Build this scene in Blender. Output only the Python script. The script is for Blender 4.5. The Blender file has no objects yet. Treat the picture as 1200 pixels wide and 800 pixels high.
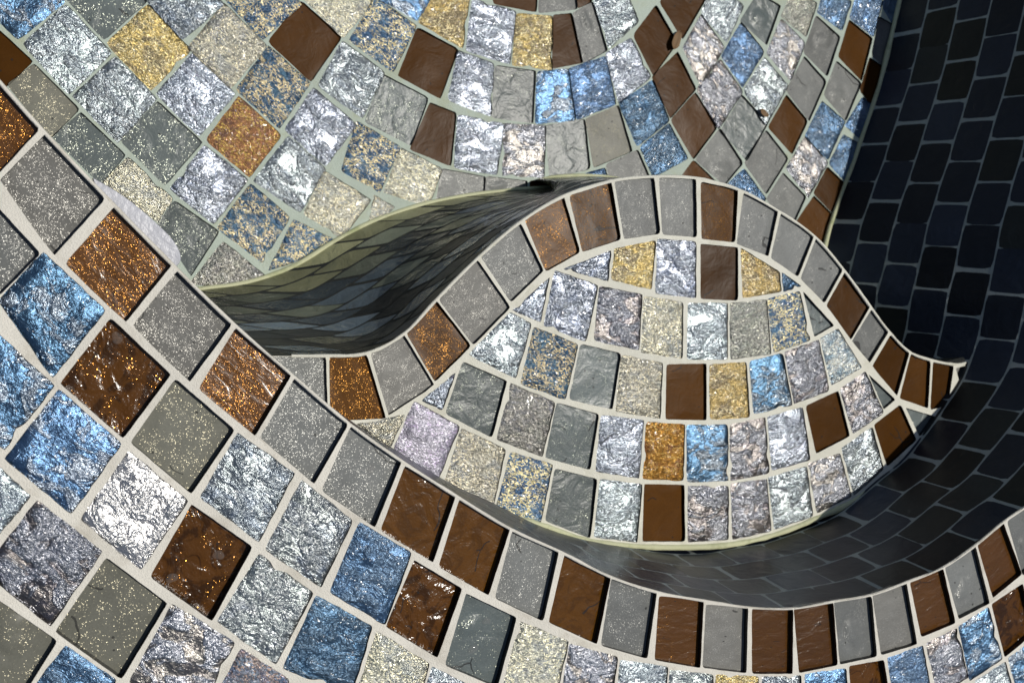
import bpy, math, random
import numpy as np
from mathutils import Vector, Matrix, noise
from mathutils.geometry import delaunay_2d_cdt

random.seed(7)
S = bpy.context.scene
COL = S.collection

# ------------------------------------------------------------------ camera
# the camera hangs one unit above the rim, looking down and to the right
F, CX, CY = 1300.0, 600.0, 400.0
_dn = np.array([100 - CX, -(290 - CY), -F]); _dn /= np.linalg.norm(_dn)
_Z = -_dn
_X = np.array([1.0, 0, 0]) - _Z[0] * _Z; _X /= np.linalg.norm(_X)
_Y = np.cross(_Z, _X)
MW = np.array([_X, _Y, _Z])            # camera axes -> world axes
ZR, ZB, ZF = 0.0, -0.205, -0.45        # rim, bench, floor levels


def un(px, py, z):
    d = MW @ np.array([px - CX, -(py - CY), -F])
    t = (z - 1.0) / d[2]
    return (d[0] * t, d[1] * t)


def pr(x, y, z):
    c = MW.T @ np.array([x, y, z - 1.0])
    return (CX + F * c[0] / -c[2], CY - F * c[1] / -c[2])


cam = bpy.data.cameras.new('camera')
co = bpy.data.objects.new('camera', cam)
COL.objects.link(co)
m3 = Matrix([list(MW[0]), list(MW[1]), list(MW[2])])
co.matrix_world = Matrix.Translation((0, 0, 1)) @ m3.to_4x4()
cam.sensor_width = 36.0
cam.lens = 36.0 * F / 1200.0
cam.clip_start = 0.01
cam.clip_end = 100
cam.dof.use_dof = True
cam.dof.focus_distance = 1.12
cam.dof.aperture_fstop = 9.0
S.camera = co

# ------------------------------------------------------------------ light
ELEV, AZ = math.radians(68), math.radians(9)
w = bpy.data.worlds.new('World'); S.world = w; w.use_nodes = True
nt = w.node_tree
sky = nt.nodes.new('ShaderNodeTexSky'); sky.sky_type = 'NISHITA'; sky.sun_disc = False
sky.sun_elevation = ELEV
sky.sun_rotation = math.radians(90) - AZ
bg = nt.nodes['Background']; bg.inputs['Strength'].default_value = 0.05
nt.links.new(sky.outputs[0], bg.inputs[0])
sl = bpy.data.lights.new('sun', 'SUN'); sl.energy = 3.0; sl.angle = math.radians(0.5); sl.color = (1, 0.955, 0.88)
so = bpy.data.objects.new('sun', sl); COL.objects.link(so)
sd = Vector((math.cos(ELEV) * math.cos(AZ), math.cos(ELEV) * math.sin(AZ), math.sin(ELEV)))
so.rotation_euler = sd.to_track_quat('Z', 'Y').to_euler()
so.location = (2, 0, 3)
S.view_settings.view_transform = 'Standard'
S.view_settings.look = 'None'
S.view_settings.exposure = 0.0

# ------------------------------------------------------------------ materials


class NT:
    def __init__(self, name):
        self.m = bpy.data.materials.new(name); self.m.use_nodes = True
        self.t = self.m.node_tree
        self.b = self.t.nodes['Principled BSDF']

    def n(self, typ, **kw):
        o = self.t.nodes.new(typ)
        for k, v in kw.items():
            setattr(o, k, v)
        return o

    def l(self, a, b):
        self.t.links.new(a, b)

    def math(self, op, a, b=None, c=None):
        o = self.n('ShaderNodeMath', operation=op)
        for i, v in enumerate((a, b, c)):
            if v is None:
                continue
            if isinstance(v, (int, float)):
                o.inputs[i].default_value = v
            else:
                self.l(v, o.inputs[i])
        return o.outputs[0]

    def mix(self, fac, a, b):
        o = self.n('ShaderNodeMix', data_type='RGBA')
        for s, v in ((o.inputs[0], fac), (o.inputs[6], a), (o.inputs[7], b)):
            if isinstance(v, tuple):
                s.default_value = (*v, 1) if len(v) == 3 else v
            elif isinstance(v, (int, float)):
                s.default_value = v
            else:
                self.l(v, s)
        return o.outputs[2]

    def coords(self, sc=(1, 1, 1), rot=True):
        tc = self.n('ShaderNodeTexCoord'); oi = self.n('ShaderNodeObjectInfo')
        mp = self.n('ShaderNodeMapping'); mp.inputs['Scale'].default_value = sc
        off = self.n('ShaderNodeCombineXYZ')
        self.l(self.math('MULTIPLY', oi.outputs['Random'], 7.3), off.inputs[0])
        self.l(self.math('MULTIPLY', oi.outputs['Random'], 19.1), off.inputs[1])
        self.l(self.math('MULTIPLY', oi.outputs['Random'], 3.7), off.inputs[2])
        self.l(off.outputs[0], mp.inputs['Location'])
        if rot:
            rr = self.n('ShaderNodeCombineXYZ')
            self.l(self.math('MULTIPLY', oi.outputs['Random'], 40.0), rr.inputs[2])
            self.l(rr.outputs[0], mp.inputs['Rotation'])
        self.l(tc.outputs['Object'], mp.inputs['Vector'])
        self.rand = oi.outputs['Random']
        return mp.outputs[0]

    def noise(self, v, scale, detail=3, rough=0.55, dist=0.0):
        o = self.n('ShaderNodeTexNoise')
        o.inputs['Scale'].default_value = scale; o.inputs['Detail'].default_value = detail
        o.inputs['Roughness'].default_value = rough; o.inputs['Distortion'].default_value = dist
        self.l(v, o.inputs['Vector'])
        return o.outputs['Fac']

    def step(self, v, lo, hi):
        o = self.n('ShaderNodeMapRange', interpolation_type='SMOOTHSTEP')
        o.inputs['From Min'].default_value = lo; o.inputs['From Max'].default_value = hi
        self.l(v, o.inputs['Value'])
        return o.outputs['Result']

    def warp(self, v, scale=30, amt=0.03):
        o = self.n('ShaderNodeTexNoise'); o.inputs['Scale'].default_value = scale; o.inputs['Detail'].default_value = 2
        self.l(v, o.inputs['Vector'])
        a = self.n('ShaderNodeVectorMath', operation='MULTIPLY_ADD')
        self.l(o.outputs['Color'], a.inputs[0]); a.inputs[1].default_value = (amt, amt, amt); self.l(v, a.inputs[2])
        return a.outputs[0]

    def voro(self, v, scale, feature='F1'):
        o = self.n('ShaderNodeTexVoronoi', feature=feature)
        o.inputs['Scale'].default_value = scale
        self.l(v, o.inputs['Vector'])
        return o

    def bump(self, h, dist, strength=1.0, normal=None):
        o = self.n('ShaderNodeBump')
        o.inputs['Strength'].default_value = strength; o.inputs['Distance'].default_value = dist
        self.l(h, o.inputs['Height'])
        if normal is not None:
            self.l(normal, o.inputs['Normal'])
        return o.outputs[0]

    def facet(self, v, scale, amount, normal, smooth=0.0):
        """tilts the normal by a random amount in each small cell: crumpled foil"""
        vo = self.voro(v, scale, 'SMOOTH_F1' if smooth else 'F1')
        if smooth:
            vo.inputs['Smoothness'].default_value = smooth
        a = self.n('ShaderNodeVectorMath', operation='SUBTRACT'); self.l(vo.outputs['Color'], a.inputs[0]); a.inputs[1].default_value = (0.5, 0.5, 0.5)
        b = self.n('ShaderNodeVectorMath', operation='SCALE'); self.l(a.outputs[0], b.inputs[0])
        if isinstance(amount, (int, float)):
            b.inputs[3].default_value = amount
        else:
            self.l(amount, b.inputs[3])
        c = self.n('ShaderNodeVectorMath', operation='ADD'); self.l(b.outputs[0], c.inputs[0]); self.l(normal, c.inputs[1])
        d = self.n('ShaderNodeVectorMath', operation='NORMALIZE'); self.l(c.outputs[0], d.inputs[0])
        return d.outputs[0]

    def set(self, **kw):
        for k, v in kw.items():
            k = {'specular_ior_level': 'Specular IOR Level', 'ior': 'IOR'}.get(k, k.replace('_', ' ').title())
            s = self.b.inputs[k]
            if isinstance(v, tuple):
                s.default_value = (*v, 1)
            elif isinstance(v, (int, float)):
                s.default_value = v
            else:
                self.l(v, s)


def foil(name, c1, c2, c3=None, cut=(0.45, 0.6), bias=0.62, bumpd=0.0022, metal=0.85, rough=0.28, tilt=0.78, facet_scale=400, stretch=(1, 1.5, 1), grain=330, irid=0.40):
    """iridescent foil glass: a crumpled metallic skin with patches of clear colour"""
    k = NT(name)
    v = k.coords(stretch)
    patch = k.noise(v, 34, 4, 0.62, 0.8)
    mask = k.step(patch, *cut)
    col = k.mix(mask, c1, c2)
    vo = k.voro(k.warp(v, 300, 0.004), 520)
    sep = k.n('ShaderNodeSeparateColor'); k.l(vo.outputs['Color'], sep.inputs[0])
    if c3:
        fl = k.math('MULTIPLY', k.step(sep.outputs[0], bias, bias + 0.1), k.step(k.noise(v, 60, 3), 0.35, 0.55))
        col = k.mix(fl, col, c3)
    tone = k.n('ShaderNodeValToRGB')
    for i, c in enumerate(((0.30, 0.40, 0.55), (0.50, 0.56, 0.56), (0.62, 0.55, 0.36), (0.46, 0.42, 0.55), (0.42, 0.55, 0.50))):
        e = tone.color_ramp.elements[i] if i < 2 else tone.color_ramp.elements.new(0.5)
        e.position = (0.22, 0.40, 0.52, 0.64, 0.80)[i]; e.color = (*c, 1)
    k.l(k.math('ADD', k.noise(v, 40, 3, 0.6, 1.5), k.math('MULTIPLY_ADD', k.rand, 0.3, -0.15)), tone.inputs[0])
    col = k.mix(irid, col, tone.outputs[0])
    grainy = k.noise(v, grain * 1.9, 2, 0.6)
    col = k.mix(k.step(grainy, 0.34, 0.6), k.mix(0.25, col, (0.03, 0.03, 0.035)), col)
    # tone of each piece
    hs = k.n('ShaderNodeHueSaturation'); k.l(col, hs.inputs['Color'])
    k.l(k.math('MULTIPLY_ADD', k.rand, 0.4, 0.8), hs.inputs['Value'])
    k.l(k.math('MULTIPLY_ADD', k.rand, 0.016, 0.492), hs.inputs['Hue'])
    big = k.noise(v, 50, 3, 0.5, 1.2)
    mid = k.noise(v, grain * 0.75, 3, 0.6, 0.5)
    fine = grainy
    h = k.math('ADD', k.math('MULTIPLY', big, 1.0), k.math('ADD', k.math('MULTIPLY', mid, 0.9), k.math('MULTIPLY', fine, 0.42)))
    calm = k.step(patch, cut[1] + 0.02, cut[0] - 0.12)      # clear patches are smoother
    h = k.math('MULTIPLY', h, k.math('MULTIPLY_ADD', calm, 0.75, 0.3)) if c3 is None else h
    k.set(base_color=hs.outputs[0], metallic=metal, roughness=rough, normal=k.facet(k.warp(v, 300, 0.004), facet_scale, k.math('MULTIPLY_ADD', calm, 0.75 * tilt, 0.25 * tilt), k.bump(h, bumpd), 0.55))
    k.l(k.bump(k.noise(v, 70, 2, 0.5, 0.8), 0.006, 0.8), k.b.inputs['Coat Normal'])
    k.set(coat_weight=0.22, coat_roughness=0.10)
    return k.m


def clear(name, base, fleck=None, amount=0.8, rough=0.16, wave=0.0012, pits=True, stretch=(1, 1, 1), dark=(0.7, 1.15), spec=0.14, mottle=0.0):
    """glassy tile, plain or with metal flecks, small pits and hair cracks"""
    k = NT(name)
    v = k.coords(stretch)
    cloud = k.noise(v, 28, 4, 0.6, 0.5)
    hs = k.n('ShaderNodeHueSaturation'); hs.inputs['Color'].default_value = (*base, 1)
    k.l(k.math('MULTIPLY', k.math('MULTIPLY_ADD', k.math('ADD', cloud, k.math('MULTIPLY', k.noise(v, 600, 2, 0.6), 0.7)), 0.62, 0.5), k.math('MULTIPLY_ADD', k.rand, dark[1] - dark[0], dark[0])), hs.inputs['Value'])
    col = hs.outputs[0]
    if mottle:
        col = k.mix(k.math('MULTIPLY', k.step(k.noise(v, 33, 4, 0.6, 2.2), 0.48, 0.6), mottle), col, tuple(0.22 * x for x in base))
    h = k.math('ADD', k.math('MULTIPLY', k.noise(v, 40, 3, 0.5, 0.8), 1.0), k.math('MULTIPLY', k.noise(v, 420, 2), 0.10))
    n = k.bump(h, wave)
    metal = 0.0
    if fleck:
        vf = k.voro(v, 1250)
        sp = k.n('ShaderNodeSeparateColor'); k.l(vf.outputs['Color'], sp.inputs[0])
        dens = k.math('MULTIPLY_ADD', k.noise(v, 60, 4, 0.65), -1.6, amount + 0.80)
        fl = k.math('GREATER_THAN', sp.outputs[0], dens)
        fl = k.math('MULTIPLY', fl, k.step(vf.outputs['Distance'], 0.55, 0.25))
        col = k.mix(fl, col, fleck)
        metal = fl
        n = k.facet(v, 1250, k.math('MULTIPLY', fl, 0.6), n)
    if pits:
        vp = k.voro(v, 95)
        s2 = k.n('ShaderNodeSeparateColor'); k.l(vp.outputs['Color'], s2.inputs[0])
        pit = k.math('MULTIPLY', k.math('LESS_THAN', vp.outputs['Distance'], 0.13), k.math('GREATER_THAN', s2.outputs[0], 0.8))
        vc = k.voro(k.warp(v), 11, 'DISTANCE_TO_EDGE')
        wob = k.noise(v, 26, 2)
        crack = k.math('MULTIPLY', k.math('LESS_THAN', vc.outputs['Distance'], 0.008), k.math('GREATER_THAN', wob, 0.60))
        dk = k.math('MAXIMUM', pit, crack)
        col = k.mix(k.math('MULTIPLY', dk, 0.75), col, (0.02, 0.02, 0.02))
        n = k.bump(k.math('SUBTRACT', 1.0, dk), 0.0015, 0.5, n)
    k.set(base_color=col, roughness=rough, metallic=metal, normal=n, specular_ior_level=spec)
    return k.m


def grout(name, c, stain=None, amt=0.5):
    k = NT(name)
    v = k.coords(rot=False)
    a = k.noise(v, 14, 5, 0.6)
    b = k.noise(v, 700, 3, 0.6)
    hs = k.n('ShaderNodeHueSaturation'); hs.inputs['Color'].default_value = (*c, 1)
    k.l(k.math('ADD', k.math('MULTIPLY_ADD', a, 0.45, 0.77), k.math('MULTIPLY', b, 0.25)), hs.inputs['Value'])
    col = hs.outputs[0]
    if stain:
        col = k.mix(k.math('MULTIPLY', k.step(k.noise(v, 22, 5, 0.7), 0.48, 0.72), amt), col, stain)
    k.set(base_color=col, roughness=0.85, normal=k.bump(k.math('ADD', b, k.math('MULTIPLY', a, 0.6)), 0.0014, 0.9))
    return k.m


silver = (0.49, 0.54, 0.60)
MAT = {
    'N': clear('brown_glass', (0.092, 0.037, 0.004), None, rough=0.13, wave=0.0016, dark=(0.85, 1.15), spec=0.5, mottle=0.3),
    'n': clear('copper_flecked_brown_glass', (0.092, 0.036, 0.006), (0.30, 0.135, 0.028), 0.72, rough=0.2, wave=0.0008, spec=0.5, stretch=(1, 2.6, 1)),
    'z': clear('mottled_brown_glass', (0.10, 0.039, 0.006), (0.26, 0.115, 0.022), 0.95, rough=0.16, wave=0.003, dark=(0.8, 1.1), spec=0.4, mottle=0.75),
    'j': clear('dark_brown_glass', (0.066, 0.026, 0.004), None, rough=0.3, wave=0.0005, dark=(0.7, 1.3), spec=0.05),
    'i': clear('dark_brown_glass_with_flecks', (0.085, 0.034, 0.005), (0.42, 0.20, 0.045), 0.76, rough=0.3, wave=0.0004, spec=0.06),
    'G': clear('grey_glass', (0.165, 0.172, 0.166), (0.33, 0.33, 0.31), 0.66, rough=0.4, wave=0.0007, dark=(0.8, 1.15)),
    'g': clear('silver_flecked_grey_glass', (0.178, 0.176, 0.162), (0.52, 0.51, 0.47), 0.80, rough=0.4, wave=0.0005, stretch=(1, 2.0, 1)),
    'Y': clear('gold_flecked_grey_glass', (0.17, 0.17, 0.14), (0.34, 0.315, 0.225), 0.83, rough=0.38, wave=0.0007),
    'K': clear('slate_glass', (0.115, 0.138, 0.138), (0.40, 0.42, 0.34), 0.86, rough=0.3, wave=0.0016, spec=0.2),
    'S': foil('silver_foil_glass', silver, (0.30, 0.33, 0.36)),
    'W': foil('white_silver_foil_glass', (0.85, 0.84, 0.82), (0.7, 0.69, 0.68), irid=0.08, bumpd=0.0015, tilt=0.62),
    'Q': foil('grey_foil_glass', (0.52, 0.53, 0.53), (0.25, 0.26, 0.26)),
    'L': foil('lavender_foil_glass', (0.50, 0.53, 0.66), (0.33, 0.34, 0.46)),
    'P': foil('plum_foil_glass', (0.55, 0.55, 0.61), (0.15, 0.115, 0.105), cut=(0.48, 0.56), irid=0.18),
    'U': foil('blue_foil_glass', (0.47, 0.55, 0.64), (0.055, 0.135, 0.25), cut=(0.40, 0.50), irid=0.06),
    'b': foil('deep_blue_foil_glass', (0.13, 0.215, 0.33), (0.04, 0.105, 0.21), metal=0.65, irid=0.05, cut=(0.4, 0.6)),
    'B': foil('blue_glass_with_gold_foil', (0.04, 0.11, 0.22), (0.08, 0.18, 0.29), (0.95, 0.80, 0.45), bias=0.45, metal=0.75, irid=0.05),
    'C': foil('pale_blue_glass_with_silver_foil', (0.30, 0.42, 0.52), (0.5, 0.58, 0.62), (0.9, 0.9, 0.8), bias=0.4, irid=0.12),
    'D': foil('gold_foil_glass', (0.72, 0.52, 0.18), (0.30, 0.23, 0.12), (0.85, 0.72, 0.40), bias=0.6, irid=0.06),
    'O': foil('amber_gold_foil_glass', (0.55, 0.27, 0.02), (0.28, 0.11, 0.01), (0.9, 0.6, 0.15), bias=0.7, irid=0.05),
    'E': foil('pale_gold_foil_glass', (0.66, 0.62, 0.48), (0.42, 0.42, 0.38), (1.0, 0.9, 0.62), bias=0.55, irid=0.15),
    'M': foil('bronze_foil_glass', (0.30, 0.24, 0.18), (0.16, 0.12, 0.09), (0.75, 0.66, 0.5), bias=0.75),
    'A': foil('amber_foil_glass', (0.34, 0.11, 0.02), (0.16, 0.04, 0.012), (0.6, 0.35, 0.06), bias=0.6, metal=0.65, irid=0.1),
    'H': foil('lilac_foil_glass', (0.25, 0.24, 0.29), (0.22, 0.21, 0.26), (0.38, 0.31, 0.46), bias=0.8, bumpd=0.001, metal=0.5, tilt=0.35, irid=0.05),
    'R': foil('red_blue_foil_glass', (0.10, 0.14, 0.28), (0.16, 0.05, 0.05), (0.7, 0.4, 0.25), bias=0.6),
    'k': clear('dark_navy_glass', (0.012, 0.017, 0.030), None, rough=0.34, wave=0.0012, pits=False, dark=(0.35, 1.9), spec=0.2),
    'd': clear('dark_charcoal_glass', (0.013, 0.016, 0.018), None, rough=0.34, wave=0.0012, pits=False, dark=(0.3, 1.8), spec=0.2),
    'r': clear('shaded_green_glass', (0.095, 0.105, 0.075), None, rough=0.1, wave=0.003, pits=False, dark=(0.25, 2.3), spec=0.5),  # riser shade is put into this dark tone
    'v': clear('lit_green_glass', (0.18, 0.18, 0.10), None, rough=0.14, wave=0.003, pits=False, dark=(0.5, 1.8), spec=0.4),  # paler tone paints the light low on the riser
    'q': clear('shaded_teal_glass', (0.06, 0.08, 0.095), None, rough=0.1, wave=0.003, pits=False, dark=(0.25, 2.3), spec=0.5),
}
LABEL = {
    'N': 'smooth brown glass tile', 'n': 'brown glass tile with copper flecks', 'G': 'plain grey glass tile',
    'z': 'mottled wet brown glass tile', 'j': 'dark brown glass tile', 'i': 'dark brown glass tile with faint flecks',
    'g': 'grey glass tile with silver flecks', 'Y': 'grey glass tile with gold flecks', 'K': 'dark slate grey glass tile',
    'S': 'crumpled silver foil tile', 'W': 'bright white silver tile', 'Q': 'grey foil tile', 'L': 'lavender silver foil tile',
    'P': 'plum and silver foil tile', 'U': 'blue and silver foil tile', 'b': 'deep blue glass tile', 'B': 'blue tile with gold foil',
    'C': 'pale blue and silver foil tile', 'D': 'gold foil tile', 'O': 'bright amber gold tile', 'E': 'pale gold foil tile',
    'M': 'bronze foil tile', 'A': 'amber foil tile', 'H': 'smooth lilac tile', 'R': 'dark red and blue foil tile',
    'k': 'dark navy tile in shade', 'd': 'charcoal tile in shade', 'r': 'dark green tile, shade put into its colour', 'q': 'dark teal tile, shade put into its colour', 'v': 'pale green tile strip, light put into its colour',
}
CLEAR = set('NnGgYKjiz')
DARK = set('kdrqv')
ek = NT('tile_edge'); ek.set(base_color=(0.012, 0.011, 0.010), roughness=0.25)
EDGE = ek.m
GR = grout('rim_grout', (0.68, 0.65, 0.57), (0.42, 0.37, 0.28), 0.45)
GB = grout('bench_grout', (0.68, 0.67, 0.58), (0.45, 0.43, 0.30), 0.4)
GF = grout('floor_grout', (0.42, 0.485, 0.42), (0.40, 0.42, 0.25))
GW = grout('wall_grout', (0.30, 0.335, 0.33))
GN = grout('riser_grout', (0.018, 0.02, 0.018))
GA = grout('algae_seam', (0.55, 0.56, 0.36), (0.16, 0.22, 0.03))

# ------------------------------------------------------------------ helpers


def mesh(name, verts, faces, mats, idx=None, parent=None, loc=(0, 0, 0), smooth=True, rz=0.0):
    me = bpy.data.meshes.new(name)
    me.from_pydata([tuple(v) for v in verts], [], faces)
    for m in mats:
        me.materials.append(m)
    if idx is not None:
        me.polygons.foreach_set('material_index', idx)
    if smooth:
        me.polygons.foreach_set('use_smooth', [True] * len(me.polygons))
    me.update()
    o = bpy.data.objects.new(name, me)
    COL.objects.link(o)
    o.location = loc
    o.rotation_euler = (0, 0, rz)
    if parent:
        o.parent = parent
    return o


def thing(name, label, cat, loc=(0, 0, 0)):
    o = bpy.data.objects.new(name, None); COL.objects.link(o)
    o.location = loc
    o['label'] = label; o['category'] = cat
    return o


def pip(p, poly):
    x, y = p
    r = False
    j = len(poly) - 1
    for i in range(len(poly)):
        xi, yi = poly[i]; xj, yj = poly[j]
        if (yi > y) != (yj > y) and x < (xj - xi) * (y - yi) / (yj - yi) + xi:
            r = not r
        j = i
    return r


def resample(poly, n):
    p = np.array(poly, float)
    d = np.r_[0, np.cumsum(np.linalg.norm(np.diff(p, axis=0), axis=1))]
    t = np.linspace(0, d[-1], n)
    return np.stack([np.interp(t, d, p[:, i]) for i in range(p.shape[1])], 1)


def smooth_curve(pts, per=8):
    """Catmull-Rom through the points"""
    p = [np.array(q, float) for q in pts]
    p = [2 * p[0] - p[1]] + p + [2 * p[-1] - p[-2]]
    out = []
    for i in range(1, len(p) - 2):
        for k in range(per):
            t = k / per
            a, b, c, d = p[i - 1], p[i], p[i + 1], p[i + 2]
            out.append(0.5 * ((2 * b) + (c - a) * t + (2 * a - 5 * b + 4 * c - d) * t * t + (3 * b - a - 3 * c + d) * t ** 3))
    out.append(p[-2])
    return [tuple(q) for q in out]


def sat(a, b):
    for P, Q in ((a, b), (b, a)):
        for i in range(len(P)):
            e = np.subtract(P[(i + 1) % len(P)], P[i]); n = np.array([-e[1], e[0]])
            pa = [float(np.dot(n, q)) for q in P]; pb = [float(np.dot(n, q)) for q in Q]
            if max(pa) <= min(pb) or max(pb) <= min(pa):
                return False
    return True


def tile_ring(q, n, typ, rnd, size):
    """closed boundary of a tile, n segments a side, with the small irregularities of a cut edge"""
    q = [np.array(c, float) for c in q]
    if len(q) == 3:
        q.append((q[2] + q[0]) / 2)
    sides = []
    amp = size * (0.005 if typ in CLEAR or typ in DARK else 0.014)
    cen = sum(q) / 4
    for i in range(4):
        a, b = q[i], q[(i + 1) % 4]
        e = b - a
        L = np.linalg.norm(e) + 1e-9
        nn = np.array([e[1], -e[0]]) / L
        if np.dot(nn, cen - a) > 0:
            nn = -nn
        pts = []
        sd_ = rnd.uniform(0, 99)
        chip = rnd.uniform(0.15, 0.85) if (rnd.random() < 0.10 and typ not in CLEAR and typ not in DARK) else None
        for k in range(n):
            t = k / n
            d = (noise.noise((sd_ + t * 5, 0.3, 1.7)) + 0.5 * noise.noise((sd_ + t * 13, 7.3, 1.7))) * amp * min(1, 6 * t, 6 * (1 - t) + 0.0)
            if chip is not None:
                d -= size * 0.05 * math.exp(-((t - chip) / 0.09) ** 2)
            p = a + e * t + nn * d
            pts.append(p)
        sides.append(pts)
    # round the four corners a little
    for i in range(4):
        r = rnd.uniform(0.10, 0.32) * size / n
        c = sides[i][0]
        v = (cen - c); v /= np.linalg.norm(v) + 1e-9
        sides[i][0] = c + v * r * 1.2
    return sides


def coons(sides, n):
    b = [np.array(s) for s in sides]
    bot = np.vstack([b[0], b[1][:1]])
    right = np.vstack([b[1], b[2][:1]])
    top = np.vstack([b[2], b[3][:1]])[::-1]
    left = np.vstack([b[3], b[0][:1]])[::-1]
    g = np.zeros((n + 1, n + 1, 2))
    for i in range(n + 1):
        u = i / n
        for j in range(n + 1):
            v = j / n
            g[j, i] = ((1 - v) * bot[i] + v * top[i] + (1 - u) * left[j] + u * right[j]
                       - ((1 - u) * (1 - v) * bot[0] + u * (1 - v) * bot[n] + u * v * top[n] + (1 - u) * v * top[0]))
    return g


def make_tile(parent, q, typ, f3, n, size, seed, name='glass_tile', metric=1.0, cd=0.0085):
    """one glass tile set into its grout: f3(a, b, h) puts a point of the panel's own plane, raised by h, into the world.
    Returns its outline (the hole it needs in the grout)."""
    rnd = random.Random(seed)
    sides = tile_ring(q, n, typ, rnd, size)
    g = coons(sides, n)
    flat = typ in CLEAR or typ in DARK
    depth = (cd if typ in CLEAR else 0.0018) if typ not in DARK else 0.0
    if typ in CLEAR and cd > 0.008:
        depth = cd * (0.85 + 0.3 * min(1, max(0, (0.55 - q[0][0]) / 0.45)))
    tilt = (rnd.gauss(0, 0.012), rnd.gauss(0, 0.012))
    c = g[n // 2, n // 2]
    off = Vector((rnd.uniform(-50, 50), rnd.uniform(-50, 50), seed * 0.37 % 40))
    blister = None
    if not flat and rnd.random() < 0.30 or typ in 'zKYG' and rnd.random() < 0.3:
        blister = (rnd.uniform(0.28, 0.72), rnd.uniform(0.28, 0.72), rnd.uniform(0.12, 0.24), rnd.uniform(0.0025, 0.004))
    P = []
    for j in range(n + 1):
        for i in range(n + 1):
            a, b = g[j, i]
            e = min(i, n - i, j, n - j) / n
            ed = min(1.0, e / 0.12)
            h = -depth + tilt[0] * (a - c[0]) * metric + tilt[1] * (b - c[1]) * metric
            s = 1.0 / size
            if not flat:
                v = Vector((a * s * 2.1, b * s * 2.1, 0)) + off
                r1 = noise.noise(v)
                r2 = 1 - abs(noise.noise(v * 1.7 + Vector((3, 9, 4)))) * 2
                r3 = noise.noise(v * 4.1)
                h += ed * (0.0016 + 0.0015 * r1 + 0.0011 * max(0, r2 - 0.35) + 0.0006 * r3)
            elif typ in CLEAR:
                v = Vector((a * s * 1.6, b * s * 1.6, 0)) + off
                h += ed * 0.0006 * noise.noise(v)
            else:
                v = Vector((a * s * 1.3, b * s * 1.3, 0)) + off
                h = 0.00015 + 0.25 * (h + depth)
            if blister:
                du, dv = i / n - blister[0], j / n - blister[1]
                ang = math.atan2(dv, du)
                rr = blister[2] * (1 + 0.3 * math.sin(ang * 2 + seed) + 0.15 * math.sin(3 * ang + 2 * seed))
                d = math.hypot(du, dv) / rr
                h += blister[3] * max(0, 1 - d * d) ** 0.8 * 0.55 - blister[3] * 0.35 * math.exp(-((d - 1.08) / 0.13) ** 2)
            P.append(f3(a, b, h))
    ring_ij = [(i, 0) for i in range(n)] + [(n, j) for j in range(n)] + [(n - i, n) for i in range(n)] + [(0, n - j) for j in range(n)]
    base = len(P)
    ring = []
    for i, j in ring_ij:
        a, b = g[j, i]
        ring.append((a, b))
        P.append(f3(a, b, 0.0))
    for i, j in ring_ij:
        P.append(P[j * (n + 1) + i])
    faces, idx = [], []
    for j in range(n):
        for i in range(n):
            A = j * (n + 1) + i
            faces.append((A, A + 1, A + n + 2, A + n + 1)); idx.append(0)
    R = len(ring)
    for k in range(R):
        i0, j0 = ring_ij[k]; i1, j1 = ring_ij[(k + 1) % R]
        faces.append((base + k, base + (k + 1) % R, base + R + (k + 1) % R, base + R + k)); idx.append(1)
    area = sum(ring[k][0] * ring[(k + 1) % R][1] - ring[(k + 1) % R][0] * ring[k][1] for k in range(R))
    P = np.array(P)
    # keep the normals up
    if np.cross(P[1] - P[0], P[n + 1] - P[0]).dot(np.array(f3(c[0], c[1], 1.0)) - np.array(f3(c[0], c[1], 0.0))) < 0:
        faces = [tuple(reversed(f)) for f in faces]
    o0 = np.array(f3(c[0], c[1], 0.0))
    ax = P[n] - P[0]
    rz = math.atan2(ax[1], ax[0])
    loc = P - o0
    cs, sn = math.cos(-rz), math.sin(-rz)
    loc = np.stack([loc[:, 0] * cs - loc[:, 1] * sn, loc[:, 0] * sn + loc[:, 1] * cs, loc[:, 2]], 1)
    if parent is not None:
        o = mesh(name, loc, faces, [MAT[typ], EDGE], idx, parent, tuple(o0), True, rz)
        o['label'] = LABEL[typ]
        # crisp rim between face and side
        me = o.data
        for p in me.polygons:
            if p.material_index == 1:
                p.use_smooth = False
        return ring, o
    return ring, (P, faces, idx, typ)


def grout_mesh(name, outer, rings, f3, mat, parent=None, extra=()):
    V, E = [], []
    for poly in [outer] + rings:
        s = len(V)
        V += [Vector((p[0], p[1])) for p in poly]
        E += [(s + i, s + (i + 1) % len(poly)) for i in range(len(poly))]
    for p in extra:
        V.append(Vector((p[0], p[1])))
    vo, eo, fo, *_ = delaunay_2d_cdt(V, E, [], 0, 1e-7)
    boxes = []
    for r in rings:
        a = np.array(r); boxes.append((a.min(0), a.max(0), r))
    keep = []
    for f in fo:
        c = sum((vo[i] for i in f), Vector((0, 0))) / len(f)
        if not pip(c, outer):
            continue
        hit = False
        for lo, hi, r in boxes:
            if lo[0] <= c.x <= hi[0] and lo[1] <= c.y <= hi[1] and pip(c, r):
                hit = True; break
        if not hit:
            keep.append(tuple(f))
    used = sorted({i for f in keep for i in f}); ren = {u: k for k, u in enumerate(used)}
    P = [f3(vo[u].x, vo[u].y, 0.0) for u in used]
    fs = [tuple(ren[i] for i in f) for f in keep]
    if fs:
        f = fs[0]
        a, b, c = (np.array(P[i]) for i in f[:3])
        up = np.array(f3(vo[used[0]].x, vo[used[0]].y, 1.0)) - np.array(P[0])
        if np.cross(b - a, c - a).dot(up) < 0:
            fs = [tuple(reversed(q)) for q in fs]
    return mesh(name, P, fs, [mat], None, parent, (0, 0, 0), False)


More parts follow.
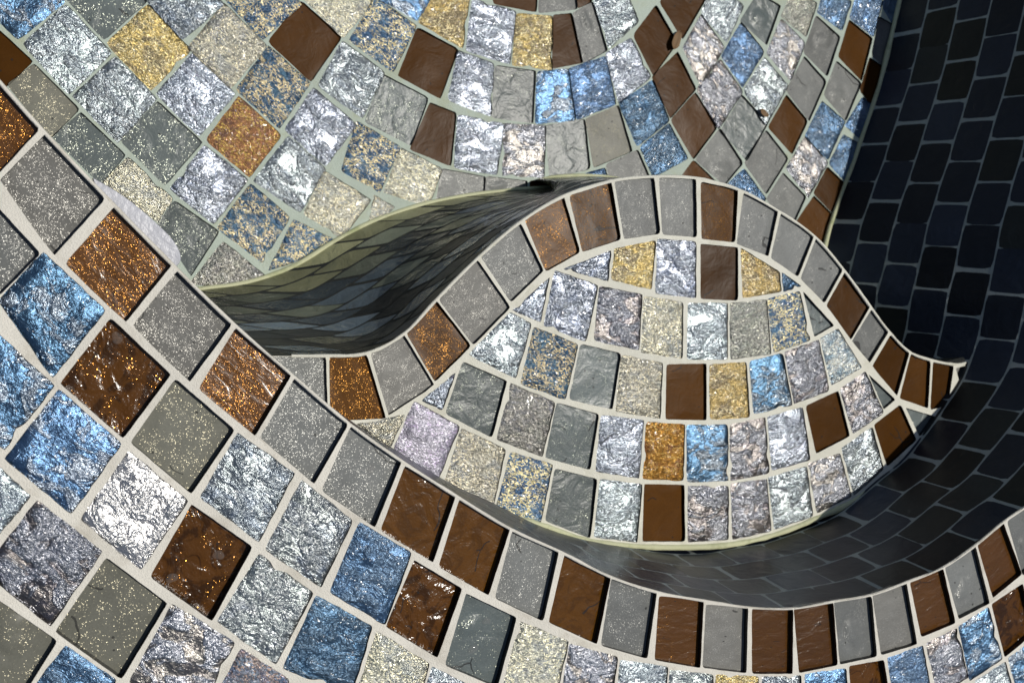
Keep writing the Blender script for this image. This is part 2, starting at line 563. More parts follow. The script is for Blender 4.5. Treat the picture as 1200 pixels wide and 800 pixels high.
def tube(name, pts, r, mat, parent, ns=8):
    p = [np.array(q, float) for q in pts]
    V, Fc = [], []
    for i, c in enumerate(p):
        t = p[min(i + 1, len(p) - 1)] - p[max(i - 1, 0)]; t /= np.linalg.norm(t) + 1e-9
        s = np.cross(t, (0, 0, 1.0)); s /= np.linalg.norm(s) + 1e-9
        u = np.cross(s, t)
        rr = r * (1 + 0.35 * noise.noise((i * 0.6, 3.3, r * 900)))
        for k in range(ns):
            a = 2 * math.pi * k / ns
            V.append(c + rr * (math.cos(a) * s + math.sin(a) * u))
    for i in range(len(p) - 1):
        for k in range(ns):
            Fc.append((i * ns + k, i * ns + (k + 1) % ns, (i + 1) * ns + (k + 1) % ns, (i + 1) * ns + k))
    return mesh(name, V, Fc, [mat], None, parent)


def flat3(z):
    return lambda a, b, h: (a, b, z + h)


def parse(txt):
    out = []
    for line in txt.strip().splitlines():
        line = line.split('#')[0].strip()
        if not line:
            continue
        typ, rest = line[0], line[1:].split()
        out.append((typ, [tuple(float(v) for v in q.split(',')) for q in rest]))
    return out


# ------------------------------------------------------------------ the traced tiles (photo pixels on the plane they lie in)
RIM_BORDER = parse('''
G -107,-15 -45,45 -95,92 -160,40
G -48,47 -3,95 -50,140 -98,95
n -2,96 45,151 -2,202 -50,145
g 54,158 122,233 62,299 0,213
n 135,243 201,309 147,376 78,309
g 208,319 271,379 221,447 157,381
n 277,385 340,440 298,510 234,455
G 346,444 407,497 368,565 306,512
G 412,500 470,540 439,616 378,574
N 475,547 533,581 507,657 447,621
N 539,586 597,619 572,696 515,663
G 601,623 654,646 636,726 581,700
N 662,651 715,676 699,753 644,728
G 717,679 769,694 758,770 705,755
n 773,699 824,704 820,781 768,772
g 828,709 876,712 874,787 824,781
n 882,714 929,714 928,788 882,788
n 931,713 976,706 981,778 937,787
G 978,705 1021,699 1027,768 985,777
g 1023,697 1062,684 1074,754 1033,766
n 1067,682 1105,667 1119,729 1080,745
G 1108,665 1143,641 1159,706 1124,724
n 1146,638 1176,614 1197,672 1164,699
G 1181,611 1210,590 1235,640 1199,673
n 1214,586 1240,560 1270,605 1239,636
G 1244,556 1266,528 1302,565 1274,601
''')
RIM_FIELD = parse('''
G -5,243 45,297 0,343 -55,295
U 51,297 122,364 62,440 0,353
z 130,375 198,439 144,511 73,449
Y 206,446 273,504 224,576 155,518
S 279,509 344,555 303,633 236,582
Q 354,564 412,610 376,686 312,643
b 422,613 481,648 451,730 388,693
z 486,658 540,690 512,768 454,733
K 547,697 604,724 582,803 523,778
E 610,729 665,752 650,824 591,803
P 668,755 723,770 714,840 657,827
S 728,774 782,782 775,855 720,842
Q 786,786 835,791 832,862 781,856
D 840,791 888,793 887,866 837,862
S 894,793 938,792 940,866 893,866
U 944,790 991,784 996,855 946,865
z 996,781 1035,774 1046,842 1001,853
b 1041,771 1081,757 1093,822 1051,840
P 1086,754 1121,737 1134,793 1099,812
U 1124,734 1158,712 1174,771 1137,796
z 1163,708 1198,685 1212,740 1178,768
S 1202,682 1238,650 1255,702 1217,735
U -5,390 62,452 5,525 -65,465
U 69,458 141,520 83,600 7,537
W 151,530 219,587 165,665 96,608
z 225,593 294,641 248,725 178,675
Q 304,650 366,695 323,776 256,727
b 371,699 435,734 412,812 333,782
E 442,741 502,778 480,855 418,815
S 507,782 555,806 540,880 484,858
U 560,810 615,832 600,905 545,885
Q 1050,848 1090,830 1103,892 1062,908
E 1101,822 1137,803 1150,866 1110,886
S 1143,798 1178,776 1194,836 1156,862
U 1182,771 1217,746 1232,805 1199,832
S -2,548 34,581 -2,625 -40,585
P 44,588 118,646 59,731 -18,668
Y 125,655 194,707 142,793 67,739
P 202,709 274,753 230,840 153,798
R 283,761 338,797 318,876 238,845
b 345,802 408,836 392,905 325,880
S -25,630 -3,652 -42,702 -75,665
Y -6,702 65,751 18,826 -60,762
b 77,758 135,797 85,872 22,828
S 145,804 222,846 190,920 95,876
''')
BENCH_BORDER = parse('''
G 318,419 381,419 383,490 325,490
i 387,419 429,416 451,489 388,492
g 435,413 473,393 508,451 456,485
i 477,390 511,353 551,405 510,446
g 515,351 559,305 597,360 555,403
G 564,300 610,263 636,317 599,353
i 616,258 660,231 679,295 640,317
i 668,230 716,215 727,280 683,294
G 721,213 766,209 773,273 732,279
G 773,209 815,211 816,277 777,274
i 822,214 864,223 861,283 823,279
G 872,227 911,248 900,299 864,285
G 916,250 953,277 935,323 904,302
G 957,280 987,316 966,354 939,326
j 991,319 1019,359 997,397 969,358
G 1022,363 1041,388 1019,424 999,400
j 1044,393 1065,414 1051,462 1023,429
j 1068,415 1090,424 1087,477 1055,466
j 1094,425 1117,429 1116,468 1105,481 1091,479
g 1121,432 1137,428 1146,426 1127,455
''')
BENCH_FIELD = parse('''
L 662,315 715,295 712,328
D 721,292 768,283 763,338 717,327
L 771,281 815,284 815,348 769,343
j 822,287 864,291 864,351 822,349
D 869,292 913,319 915,341 871,348
b 917,321 937,335 919,341
L 602,363 643,327 633,376
L 651,318 700,335 686,399 638,381
P 703,336 752,346 748,409 697,398
E 755,348 800,355 799,419 752,412
S 807,356 852,356 852,420 806,420
M 856,356 898,352 903,414 857,420
B 900,351 937,342 949,398 907,412
K 942,343 976,381 955,393
S 598,367 622,380 604,442 551,415
B 626,384 677,404 662,467 611,449
K 681,404 727,415 717,478 668,467
E 729,417 776,426 773,489 722,481
j 782,428 827,427 827,491 781,490
D 832,428 874,425 878,488 833,490
U 879,424 917,415 928,474 884,484
P 920,413 959,399 971,457 931,472
C 962,397 982,386 1009,430 975,450
L 533,438 518,479 496,469
K 543,425 593,447 576,511 523,484
M 599,450 650,472 635,534 583,514
K 653,473 701,486 691,549 640,535
L 705,487 754,493 748,559 699,551
O 758,495 802,498 800,562 754,560
U 805,499 852,498 853,562 806,564
P 856,498 896,490 901,553 857,562
L 900,489 940,478 949,538 905,550
j 945,476 982,459 995,510 957,530
P 985,456 1014,436 1035,483 1000,507
K 1019,440 1048,468 1036,478
E 420,497 473,487 457,523
H 486,471 538,500 512,563 462,525
E 541,503 592,527 577,594 521,567
B 599,530 647,545 633,611 581,599
K 651,550 699,562 691,629 640,609
S 704,562 752,568 746,634 697,628
j 756,568 801,569 802,633 754,633
P 807,570 853,570 853,631 807,634
P 857,567 898,562 903,621 859,631
S 901,560 945,547 952,604 908,619
P 947,544 984,532 997,581 958,600
S 987,525 1022,501 1035,549 1001,579
j 1025,498 1055,475 1073,515 1040,545
K 1063,479 1096,489 1078,510
''')
FLOOR = parse('''
U 25,-45 73,2 21,44 -28,-5
j -15,26 35,72 2,103 -50,60
S 77,8 128,62 81,108 30,52
K 125,-45 170,1 122,44 78,-4
D 174,8 221,59 177,103 128,51
S 218,-40 260,5 214,44 174,0
E 263,7 310,54 270,101 223,56
B 310,-38 351,5 308,44 265,-2
j 353,4 398,44 364,93 317,49
E 395,-35 434,2 402,42 358,-2
B 315,57 361,98 327,148 279,105
L 227,64 273,110 233,157 186,110
S 135,69 181,116 138,164 88,113
Y 40,78 90,128 59,159 12,100
S 402,51 449,86 424,136 375,100
L 368,106 416,147 381,192 336,152
A 280,116 327,159 292,205 244,164
K 185,122 234,167 193,214 144,165
K 95,135 144,182 118,213 65,161
S 338,162 380,199 351,246 300,212
L 240,173 288,211 250,260 202,221
E 150,187 200,233 184,257 124,214
K 205,238 254,272 224,319 187,262
B 294,218 337,255 307,305 257,267
E 381,203 432,235 400,277 358,250
B 345,260 387,281 345,305 318,314
M 262,286 309,324 285,340 227,330
B 440,0 486,31 460,82 412,47
U 470,-35 503,0 488,22 445,-3
D 508,-8 549,-6 541,54 493,26
j 490,35 535,59 515,113 469,88
L 555,1 603,15 596,73 548,58
D 607,18 646,21 646,80 602,75
j 650,20 669,18 681,72 649,78
G 673,17 694,5 710,58 685,72
S 697,2 732,-10 747,25 714,54
j 575,-42 630,-40 627,12 580,3
G 634,-38 670,-40 675,9 633,13
j 674,-42 684,-44 692,1 679,7
K 450,90 500,116 481,168 430,142
L 538,62 577,76 574,134 527,116
K 582,79 626,85 623,142 578,136
U 631,86 665,83 673,139 629,143
b 668,82 709,68 720,121 677,138
L 711,64 739,47 761,90 726,118
j 744,42 769,9 792,50 766,86
j 505,123 533,134 527,192 483,174
B 419,145 467,173 444,223 402,199
E 471,176 516,199 501,240 452,224
L 538,137 589,147 581,203 534,195
P 592,147 638,149 636,206 591,204
K 641,149 684,142 690,196 646,207
Y 688,141 724,126 739,176 697,194
b 727,122 765,96 783,141 747,169
j 766,91 794,64 814,104 786,136
G 519,200 567,209 565,235 513,237
G 571,209 616,214 614,240 570,238
j 623,214 664,212 668,240 622,240
b 668,211 708,199 716,228 670,234
G 712,194 747,178 763,215 719,224
b 752,173 784,147 804,185 766,206
E 440,232 459,243 433,264
S 823,16 838,-20 870,8 851,47
P 822,20 847,56 822,99 802,56
j 800,-30 826,-2 800,43 775,3
K 869,25 889,-6 913,8 898,50
b 869,29 894,61 870,100 847,66
P 916,25 942,51 926,92 900,62
M 917,19 930,-10 956,5 944,41
G 957,21 983,44 969,87 943,61
b 959,14 968,-12 996,3 986,34
j 996,26 1021,46 1009,92 984,66
b 997,21 1006,-10 1033,2 1023,41
G 1031,22 1052,34 1040,81 1023,64
j 1020,70 1040,84 1027,127 1009,106
G 981,74 1008,98 991,139 967,111
G 943,69 967,96 948,139 923,106
S 896,70 922,101 898,144 873,106
P 844,72 869,108 842,149 818,105
j 815,111 839,149 813,184 788,141
K 870,114 898,145 875,186 847,152
j 922,114 945,142 928,178 902,149
b 964,121 989,143 970,185 945,159
b 1011,116 1027,128 1012,164 992,147
b 989,160 1009,172 994,214 973,192
j 970,198 992,219 978,250 955,226
P 944,162 969,191 947,229 923,197
G 898,155 922,186 898,225 874,191
G 844,153 869,191 849,215 817,187
b 872,200 896,233 874,260 850,220
G 918,205 943,231 926,268 900,233
j 954,232 977,255 965,285 935,260
j 813,190 843,219 832,262 794,216
K 796,225 826,262 812,300 775,250
b 850,222 872,262 860,290 838,262
b 1035,8 1042,-20 1062,-8 1048,29
''')


def mid_curve(pxs, z, per=6):
    return [un(*p, z) for p in smooth_curve(pxs, per)]


# rim edge on the pool side, on to the right outside the frame
edge_px = [(-330, -235), (-215, -115), (-107, -15), (-46, 46), (0, 97), (49, 152), (128, 235), (204, 312), (274, 380), (343, 440), (410, 497), (472, 541), (536, 582),
           (599, 620), (658, 647), (716, 676), (771, 694), (826, 704), (879, 712), (930, 713), (977, 705), (1022, 697), (1064, 682), (1106, 665), (1144, 639),
           (1178, 611), (1212, 587), (1242, 556), (1268, 526)]
EDGE_XY = [un(*p, 0) for p in edge_px]
EDGE_XY += [(1.21, -0.17), (1.245, -0.08), (1.262, 0.02), (1.285, 0.12), (1.325, 0.26), (1.36, 0.42), (1.405, 0.62), (1.46, 0.85)]
EDGE_XY = smooth_curve(EDGE_XY, 5)
bord_px = [(-390, -165), (-265, -50), (-163, 43), (-101, 97), (-53, 145), (-3, 207), (68, 304), (151, 380), (227, 451), (302, 513), (373, 572), (443, 621), (511, 662),
           (576, 699), (640, 730), (702, 757), (763, 774), (822, 785), (878, 791), (932, 791), (983, 781), (1030, 770), (1077, 753), (1121, 732), (1161, 706),
           (1199, 678), (1237, 644), (1272, 606), (1304, 568)]
BORD_XY = [un(*p, 0) for p in bord_px]
BORD_XY += [(1.275, -0.205), (1.319, -0.10), (1.337, 0.01), (1.36, 0.105), (1.40, 0.245), (1.435, 0.41), (1.48, 0.605), (1.535, 0.84)]
BORD_XY = smooth_curve(BORD_XY, 5)

SEED = [100]


def grown(P, d):
    """the polygon with every side moved out by d"""
    P = [np.array(p) for p in P]
    n = len(P)
    ar = sum(P[i][0] * P[(i + 1) % n][1] - P[(i + 1) % n][0] * P[i][1] for i in range(n))
    sg = 1 if ar > 0 else -1
    L = []
    for i in range(n):
        e = P[(i + 1) % n] - P[i]; nn = np.array([e[1], -e[0]]) / np.linalg.norm(e) * sg
        L.append((P[i] + nn * d, e))
    out = []
    for i in range(n):
        (a, u), (b, v) = L[i - 1], L[i]
        den = u[0] * v[1] - u[1] * v[0]
        t = ((b[0] - a[0]) * v[1] - (b[1] - a[1]) * v[0]) / den
        q = a + u * t
        w = q - P[i]; lw = np.linalg.norm(w)
        if lw > 2.2 * d:
            q = P[i] + w / lw * 2.2 * d
        out.append(tuple(q))
    return out


def panel(parent, part_name, tiles, z, outer, mat, n, size=0.066, filler=None, cd=0.0085, grow=0.0014):
    """a part: its grout bed with one hole for each tile, and the tiles set into it"""
    f3 = flat3(z)
    rings, made = [], []
    for typ, q in tiles:
        P = [un(*p, z) for p in q]
        if len(P) == 5:
            P = [P[0], P[1], ((P[2][0] + P[3][0]) / 2, (P[2][1] + P[3][1]) / 2), P[4]]
        SEED[0] += 1
        made.append((typ, grown(P, grow), SEED[0]))
    bed_ring = []
    pend = []
    for typ, P, sd_ in made:
        pend.append((typ, P, sd_))
    fill = []
    if filler:
        org, e1, e2, rng = filler
        taken = [P for _t, P, _s in made]
        for i in range(*rng[0]):
            for j in range(*rng[1]):
                c = np.array(org) + np.array(e1) * i + np.array(e2) * j
                q = [tuple(c + np.array(e1) * a * 0.46 + np.array(e2) * b * 0.46) for a, b in ((-1, -1), (1, -1), (1, 1), (-1, 1))]
                if not all(pip(p, outer) for p in q):
                    continue
                px = [pr(p[0], p[1], z) for p in q]
                if any(-2 < p[0] < 1202 and -2 < p[1] < 802 for p in px):
                    continue
                if any(sat(q, t) for t in taken):
                    continue
                fill.append(q)
    bed = bpy.data.objects.new(part_name, None)
    rings = []
    tobs = []
    for typ, P, sd_ in pend:
        r, o = make_tile(parent, P, typ, f3, n, size, sd_, cd=cd)
        rings.append(r); tobs.append(o)
    merged = []
    for q in fill:
        SEED[0] += 1
        r, d = make_tile(None, q, random.Random(SEED[0]).choice('NGSUPELKbD'), f3, 4, size, SEED[0])
        rings.append(r); merged.append(d)
    bpy.data.objects.remove(bed)
    g = grout_mesh(part_name, outer, rings, f3, mat, parent)
    for o in tobs:
        o.parent = g
    if merged:
        outlying(g, merged)
    return g


def outlying(g, merged):
    """the tiles beyond the frame of the photograph: one piece of pattern"""
    V, Fc, ix, mats = [], [], [], []
    for P, faces, idx, typ in merged:
        m = MAT[typ]
        if m not in mats:
            mats.append(m)
        if EDGE not in mats:
            mats.append(EDGE)
        s = len(V)
        V += [tuple(p) for p in P]
        Fc += [tuple(i + s for i in f) for f in faces]
        ix += [mats.index(EDGE if k else m) for k in idx]
    o = mesh('glass_tile_pattern', V, Fc, mats, ix, g)
    o['kind'] = 'stuff'
    return o


# ------------------------------------------------------------------ rim
rim = thing('pool_coping', 'sunlit mosaic rim nearest the camera, brown and grey border along its curved pool edge', 'pool coping')
fl = EDGE_XY + BORD_XY[::-1]
panel(rim, 'border', RIM_BORDER, ZR, fl, GR, 18, cd=0.0082, grow=0.001)
outer = BORD_XY + [(2.1, 0.85), (2.1, -1.0), (-0.75, -1.0), (-0.75, BORD_XY[0][1])]
ang = math.atan2(*(np.subtract(un(219, 587, 0), un(151, 530, 0))[::-1]))
e1 = np.array([math.cos(ang), math.sin(ang)]) * 0.0735
e2 = np.array([math.sin(ang), -math.cos(ang)]) * 0.0735
panel(rim, 'mosaic_field', RIM_FIELD, ZR, outer, GR, 20, filler=(un(157, 597, 0), e1, e2, ((-20, 34), (-18, 18))))

# ------------------------------------------------------------------ bench
nose_px = [(225, 418), (318, 417), (381, 417), (430, 414), (474, 391), (512, 351), (561, 302), (612, 259), (663, 229), (718, 212), (769, 207), (818, 209), (868, 223), (914, 248),
           (955, 277), (989, 316), (1021, 360), (1043, 389), (1066, 412), (1092, 422), (1120, 427), (1138, 423), (1152, 413)]
div_px = [(225, 494), (325, 494), (385, 496), (452, 490), (509, 450), (553, 407), (598, 362), (639, 320), (682, 298), (729, 283), (774, 276.5), (818, 280), (863, 287), (903, 303),
          (938, 328), (968, 358), (998, 399), (1021, 427), (1053, 467), (1089, 483), (1108, 485)]
junc_px = [(430, 560), (520, 590), (590, 605), (640, 617), (692, 634), (750, 640), (805, 641), (855, 638), (905, 627), (955, 608), (1000, 587), (1045, 553), (1080, 519), (1108, 485)]
tip_px = [(1130, 463), (1150, 436), (1158, 416), (1152, 413)]
NOSE = mid_curve(nose_px, ZB)
DIV = mid_curve(div_px, ZB)
JUNC = mid_curve(junc_px, ZB)
TIP = mid_curve([(1108, 485)] + tip_px, ZB)
bench = thing('pool_bench', 'leaf shaped sunken mosaic bench with pale tile rows and a brown and grey border', 'pool bench')
panel(bench, 'border', BENCH_BORDER, ZB, NOSE + TIP[::-1][1:-1] + DIV[::-1], GB, 14, cd=0.0055, grow=0.0012)
panel(bench, 'mosaic_field', BENCH_FIELD, ZB, DIV + JUNC[::-1][1:] + [un(300, 520, ZB)], GB, 14, cd=0.005)
tube('grout_lip', [(x, y, ZB - 0.0016) for x, y in NOSE[8:]], 0.0020, GB, bench)
tube('grout_lip', [(x, y, -0.0016) for x, y in EDGE_XY], 0.0016, GR, rim)
tube('grout_seam', [(x, y, ZB - 0.001) for x, y in JUNC[6:]] + [(x, y, ZB - 0.001) for x, y in TIP[1:]], 0.0042, GA, bench)


def ruled(top, bot, zt, zb, bow):
    """surface between two plan curves at two heights; returns f3 over (metres along, 0..1 down) and its length"""
    top = np.array(top); bot = np.array(bot)
    mid = (top + bot) / 2
    L = np.r_[0, np.cumsum(np.linalg.norm(np.diff(mid, axis=0), axis=1))]

    def pos(a, b):
        x0 = np.interp(a, L, top[:, 0]); y0 = np.interp(a, L, top[:, 1])
        x1 = np.interp(a, L, bot[:, 0]); y1 = np.interp(a, L, bot[:, 1])
        k = max(0.0, b) ** bow
        return np.array([x0 + (x1 - x0) * k, y0 + (y1 - y0) * k, zt + (zb - zt) * b])

    def f3(a, b, h, s=1.0):
        p = pos(a, b)
        if h:
            n = np.cross(pos(a + 1e-3, b) - pos(a - 1e-3, b), pos(a, min(1, b + 1e-2)) - pos(a, max(0, b - 1e-2)))
            n /= np.linalg.norm(n) + 1e-12
            p = p + n * h * f3.sign
        return tuple(p)
    f3.sign = 1.0
    return f3, float(L[-1])


def course_panel(parent, part_name, f3, L, courses, width, kinds, mat, skew=0.0, bond=0.5, cap=100, n=5, gap=0.005, shear=0.0):
    H = 1.0 / courses
    cand = []
    for r in range(courses):
        off = width * (bond * r + skew * r)
        k0 = -2 - int(off / width)
        a = k0 * width + off
        while a < L:
            a0, a1 = max(0.004, a + gap / 2), min(L - 0.004, a + width - gap / 2)
            rr = random.Random(SEED[0] + r * 7 + int(a * 100))
            j = rr.uniform(-0.0025, 0.0025)
            a0, a1 = max(0.003, a0 + j), min(L - 0.003, a1 + j)
            if a1 - a0 > 0.012:
                g = gap * 0.5 / 0.066 * H
                sh = shear
                q = [(a0 - sh / 2, r * H + g), (a1 - sh / 2, r * H + g), (a1 + sh / 2, (r + 1) * H - g), (a0 + sh / 2, (r + 1) * H - g)]
                if min(p[0] for p in q) < 0.003 or max(p[0] for p in q) > L - 0.003:
                    a += width
                    continue
                px = [pr(*f3(*p, 0)) for p in q]
                ins = sum(0 <= p[0] <= 1200 and 0 <= p[1] <= 800 for p in px)
                ar = abs(sum(px[i][0] * px[(i + 1) % 4][1] - px[(i + 1) % 4][0] * px[i][1] for i in range(4))) / 2
                cand.append((ar if ins else 0, q))
            a += width
    order = sorted(range(len(cand)), key=lambda i: -cand[i][0])
    chosen = set(i for i in order[:cap] if cand[i][0] > 0)
    rings, obs, merged = [], [], []
    for i, (ar, q) in enumerate(cand):
        SEED[0] += 1
        ks = kinds if isinstance(kinds, str) else kinds[min(len(kinds) - 1, int((q[0][1] + q[2][1]) / 2 * courses))]
        typ = random.Random(SEED[0] * 3).choice(ks)
        # panel plane is metres by 0..1: keep outlines in it
        if i in chosen:
            r, o = make_tile(parent, q, typ, f3, n, 0.066, SEED[0], metric=0.4)
            rings.append(r); obs.append(o)
        else:
            r, d = make_tile(None, q, typ, f3, n, 0.066, SEED[0], metric=0.4)
            rings.append(r); merged.append(d)
    ext = [(L * i / 60, b) for i in range(1, 60) for b in (0.004, 0.996)]
    outer = [(0, 0)] + [(L * i / 60, 0) for i in range(1, 60)] + [(L, 0), (L, 1)] + [(L * i / 60, 1) for i in range(59, 0, -1)] + [(0, 1)]
    g = grout_mesh(part_name, outer, rings, f3, mat, parent)
    for o in obs:
        o.parent = g
    if merged:
        outlying(g, merged)
    return g


# the face of the bench that falls to the floor
pairs = [((225, 418), (150, 352)), ((318, 417), (233, 339)), ((381, 417), (290, 331)), ((430, 414), (345, 312)), ((474, 391), (395, 281)), ((512, 351), (448, 255)), ((561, 302), (511, 236)),
         ((612, 259), (580, 225)), ((663, 229), (655, 218))]
rt = [un(*a, ZB) for a, b in pairs]; rb = [un(*b, ZF) for a, b in pairs]
for p in nose_px[9:]:
    x, y = un(*p, ZB)
    rt.append((x, y))
dirs = np.gradient(np.array(rt), axis=0)
for k in range(len(pairs), len(rt)):
    d = dirs[k] / np.linalg.norm(dirs[k])
    rb.append((rt[k][0] - d[1] * 0.015, rt[k][1] + d[0] * 0.015))
rt = smooth_curve(rt, 4); rb = smooth_curve(rb, 4)
f3r, Lr = ruled(rt, rb, ZB, ZF, 1.5)
p0 = np.array(f3r(0.2, 0.5, 0)); p1 = np.array(f3r(0.2, 0.5, 0.01))
if (p1 - p0)[2] < 0:
    f3r.sign = -1.0
course_panel(bench, 'riser', f3r, Lr, 9, 0.058, ['dqdk', 'dqdk', 'rqdd', 'rqdd', 'rqdq', 'rqrvq', 'rqvvq', 'rvrv', 'vrvv'], GN, skew=0.2, n=6, gap=0.006, shear=-0.04)  # courses painted from shade at the nose to light at the base

# ------------------------------------------------------------------ wall of the basin
top = resample(EDGE_XY, 140)
base = []
floor_px = [(975, 265), (1000, 190), (1030, 100), (1055, 0)]
fb = [un(*p, ZF) for p in floor_px]
fb += [(1.255, 0.55), (1.30, 0.75), (1.335, 0.93)]
tx = np.array(top)
ctrl = []            # (top point, base point) on the right of the frame, straight walls elsewhere
tang = np.gradient(tx, axis=0); tang /= np.linalg.norm(tang, axis=1)[:, None]
inw = np.stack([-tang[:, 1], tang[:, 0]], 1)
keys = [((0.70, -0.395), (0.70, -0.375)), ((0.92, -0.373), (0.90, -0.345)), ((0.967, -0.351), (0.935, -0.325)), ((1.052, -0.306), (0.985, -0.285)), ((1.13, -0.25), (1.02, -0.235)),
        ((1.21, -0.17), (1.045, -0.155)), ((1.245, -0.08), (1.06, -0.06)), ((1.262, 0.02), (1.088, 0.034)), ((1.285, 0.12), (1.13, 0.134)), ((1.325, 0.26), (1.175, 0.255)),
        ((1.36, 0.42), (1.21, 0.39)), ((1.405, 0.62), (1.25, 0.56)), ((1.46, 0.85), (1.315, 0.85))]
ki = [float(np.argmin(np.linalg.norm(tx - np.array(p), axis=1))) for p, _q in keys]
kd = [np.array(q) - tx[int(i)] for i, (_p, q) in zip(ki, keys)]
bxy = []
for k in range(len(tx)):
    b0 = tx[k] + inw[k] * 0.012
    t = min(1, max(0, (k - ki[0] + 14) / 14))
    d = np.array([np.interp(k, ki, [q[j] for q in kd]) for j in (0, 1)])
    bxy.append(b0 * (1 - t) + (tx[k] + d) * t)
f3w, Lw = ruled(tx, np.array(bxy), ZR, ZF, 1.0)
i0 = 0.5 * Lw
p0 = np.array(f3w(i0, 0.5, 0)); p1 = np.array(f3w(i0, 0.5, 0.01))
if (p1 - p0)[1] < 0:
    f3w.sign = -1.0
wall = thing('pool_wall', 'dark shaded inner wall of the basin, navy and charcoal tiles in running bond', 'pool wall')
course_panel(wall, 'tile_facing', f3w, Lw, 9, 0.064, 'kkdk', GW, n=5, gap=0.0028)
tube('grout_seam', [(p[0], p[1], ZF + 0.001) for p in np.array(bxy)[60:]], 0.004, GA, wall)

# ------------------------------------------------------------------ floor of the basin
floor = thing('pool_floor', 'sunlit mosaic floor of the basin, tiles fanning in arcs behind the bench', 'pool floor')
fo = [tuple(p) for p in np.array(bxy)] + [(1.5, 1.3), (-0.75, 1.3), (-0.75, 0.6)]
e1 = np.array([0.052, -0.047]) ; e1 = e1 / np.linalg.norm(e1) * 0.073
e2 = np.array([e1[1], -e1[0]])
wb = [tuple(p) for p in np.array(bxy)]
wb = [p for k, p in enumerate(wb) if k > 60 and p[1] > -0.3 and p[0] > 0.95]
fo2 = [(-0.75, 1.3), (-0.75, -0.2), (0.1, -0.25), (0.6, -0.3)] + wb + [(1.36, 1.3)]
panel(floor, 'mosaic_field', FLOOR, ZF, fo2, GF, 12, cd=0.004, grow=0.0030, filler=(un(154, 116, ZF), e1, e2, ((-30, 30), (-30, 30))))
tube('grout_seam', [f3r(Lr * i / 60, 1.0, 0) for i in range(2, 46)], 0.0035, GA, floor)

floor['kind'] = 'structure'
wall['kind'] = 'thing'

# ------------------------------------------------------------------ small things
pk = NT('pale_smooth'); pk.set(base_color=(0.50, 0.51, 0.55), roughness=0.4, normal=pk.bump(pk.noise(pk.coords(), 90, 3), 0.002)); PALE = pk.m
pale_px = [(108, 208), (128, 219), (148, 232), (167, 247), (186, 264), (200, 278), (209, 291), (212, 303), (208, 311), (200, 314), (180, 300), (150, 272), (120, 238)]  # outline of a smooth pale strip beside the rim edge
pale_ring = smooth_curve(pale_px + pale_px[:1], 4)[:-1]
cz = -0.016
cp = [un(*p, cz) for p in pale_ring]
cc = np.mean(cp, axis=0)
V, Fc = [], []
prof = [(1.0, -0.012), (1.0, -0.002), (0.99, -0.0006), (0.97, 0.0)]
for s_, h in prof:
    V += [((p[0] - cc[0]) * s_, (p[1] - cc[1]) * s_, h) for p in cp]
nC = len(cp)
for r in range(3):
    Fc += [(r * nC + i, r * nC + (i + 1) % nC, (r + 1) * nC + (i + 1) % nC, (r + 1) * nC + i) for i in range(nC)]
Fc.append(tuple(range(3 * nC, 4 * nC))); Fc.append(tuple(range(nC))[::-1])
if sum(cp[i][0] * cp[(i + 1) % nC][1] - cp[(i + 1) % nC][0] * cp[i][1] for i in range(nC)) < 0:
    Fc = [tuple(reversed(f)) for f in Fc]
o = mesh('pale_strip', V, Fc, [PALE], None, None, (cc[0], cc[1], cz), False)
o['label'] = 'smooth pale lavender strip with a rounded end, tucked under the rim edge'; o['category'] = 'plastic strip'

wk = NT('clear_water'); wk.set(base_color=(0.42, 0.40, 0.37), roughness=0.03, specular_ior_level=0.8, alpha=0.13); WATER = wk.m


def droplet(px, z, r, label, flat=0.4, seed=0):
    x, y = un(*px, z)
    V, Fc = [(0, 0, r * flat)], []
    ns, nr = 20, 7
    for j in range(1, nr + 1):
        t = j / nr * math.pi / 2
        for i in range(ns):
            a = 2 * math.pi * i / ns
            rr = r * (1 + 0.14 * math.sin(2 * a + seed) + 0.08 * math.sin(3 * a + 2 * seed))
            V.append((rr * math.sin(t) * math.cos(a), rr * math.sin(t) * math.sin(a), r * flat * math.cos(t)))
    for i in range(ns):
        Fc.append((0, 1 + i, 1 + (i + 1) % ns))
        for j in range(nr - 1):
            a, b = 1 + j * ns + i, 1 + j * ns + (i + 1) % ns
            Fc.append((a, a + ns, b + ns, b))
    o = mesh('water_drop', V, Fc, [WATER], None, None, (x, y, z))
    o['label'] = label; o['category'] = 'droplet'; o['group'] = 'clear droplets on the rim tiles'


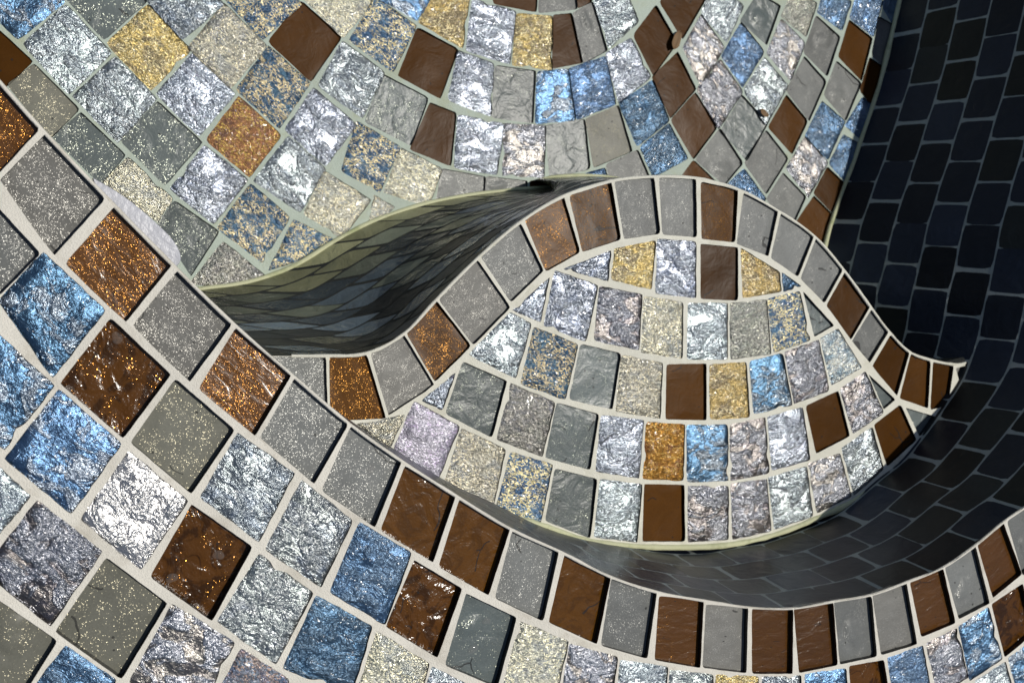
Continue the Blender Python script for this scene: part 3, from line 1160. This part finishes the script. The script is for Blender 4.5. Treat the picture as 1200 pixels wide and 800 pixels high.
droplet((201, 677), -0.0075, 0.0048, 'small clear droplet on the lower left of the brown tile that holds two droplets', 0.32, 1)
droplet((256, 650), -0.0075, 0.0048, 'small clear droplet on the right of the brown tile that holds two droplets', 0.32, 2)
droplet((137, 396), -0.008, 0.005, 'clear droplet near the top corner of a brown rim tile beside a blue one', 0.32, 4)
droplet((434, 550), -0.0085, 0.0045, 'single tiny clear droplet on a plain grey border tile', 0.32, 6)
droplet((554, 760), -0.008, 0.0048, 'lower of two tiny clear droplets on a slate grey rim tile', 0.32, 7)
droplet((570, 727), -0.008, 0.0042, 'upper of two tiny clear droplets on a slate grey rim tile', 0.32, 8)

lk = NT('dry_leaf'); lv = lk.coords(); lk.set(base_color=lk.mix(lk.noise(lv, 120, 4), (0.11, 0.06, 0.025), (0.24, 0.15, 0.07)), roughness=0.7); LEAF = lk.m


def leaf(px, z, L, W, rz, label):
    x, y = un(*px, z)
    V, Fc = [], []
    n = 12
    for lay in (0, 1):
        for i in range(n + 1):
            t = i / n
            wv = W * math.sin(math.pi * t) ** 0.7 * (1 + 0.12 * math.sin(9 * t))
            for k in (-1, -0.5, 0, 0.5, 1):
                V.append(((t - 0.5) * L, k * wv / 2, 0.0025 + 0.10 * L * (2 * t - 1) ** 2 + 0.16 * W * abs(k) ** 1.5 * (1 + 0.5 * math.sin(5 * t)) - 0.0007 * lay))
    N = (n + 1) * 5
    for i in range(n):
        for k in range(4):
            a = i * 5 + k
            Fc.append((a, a + 5, a + 6, a + 1)); Fc.append((N + a, N + a + 1, N + a + 6, N + a + 5))
        for k in (0, 4):
            a = i * 5 + k
            q = (a, a + 5, N + a + 5, N + a)
            Fc.append(q if k else q[::-1])
    o = mesh('dry_leaf', V, Fc, [LEAF], None, None, (x, y, z), True, rz)
    o['label'] = label; o['category'] = 'leaf'


leaf((791, 48), ZF, 0.030, 0.014, math.radians(68), 'small curled dry brown leaf at the joint of two brown floor tiles')
leaf((894, 133), ZF, 0.018, 0.009, math.radians(-35), 'tiny dark dry leaf scrap between grey diamond floor tiles')
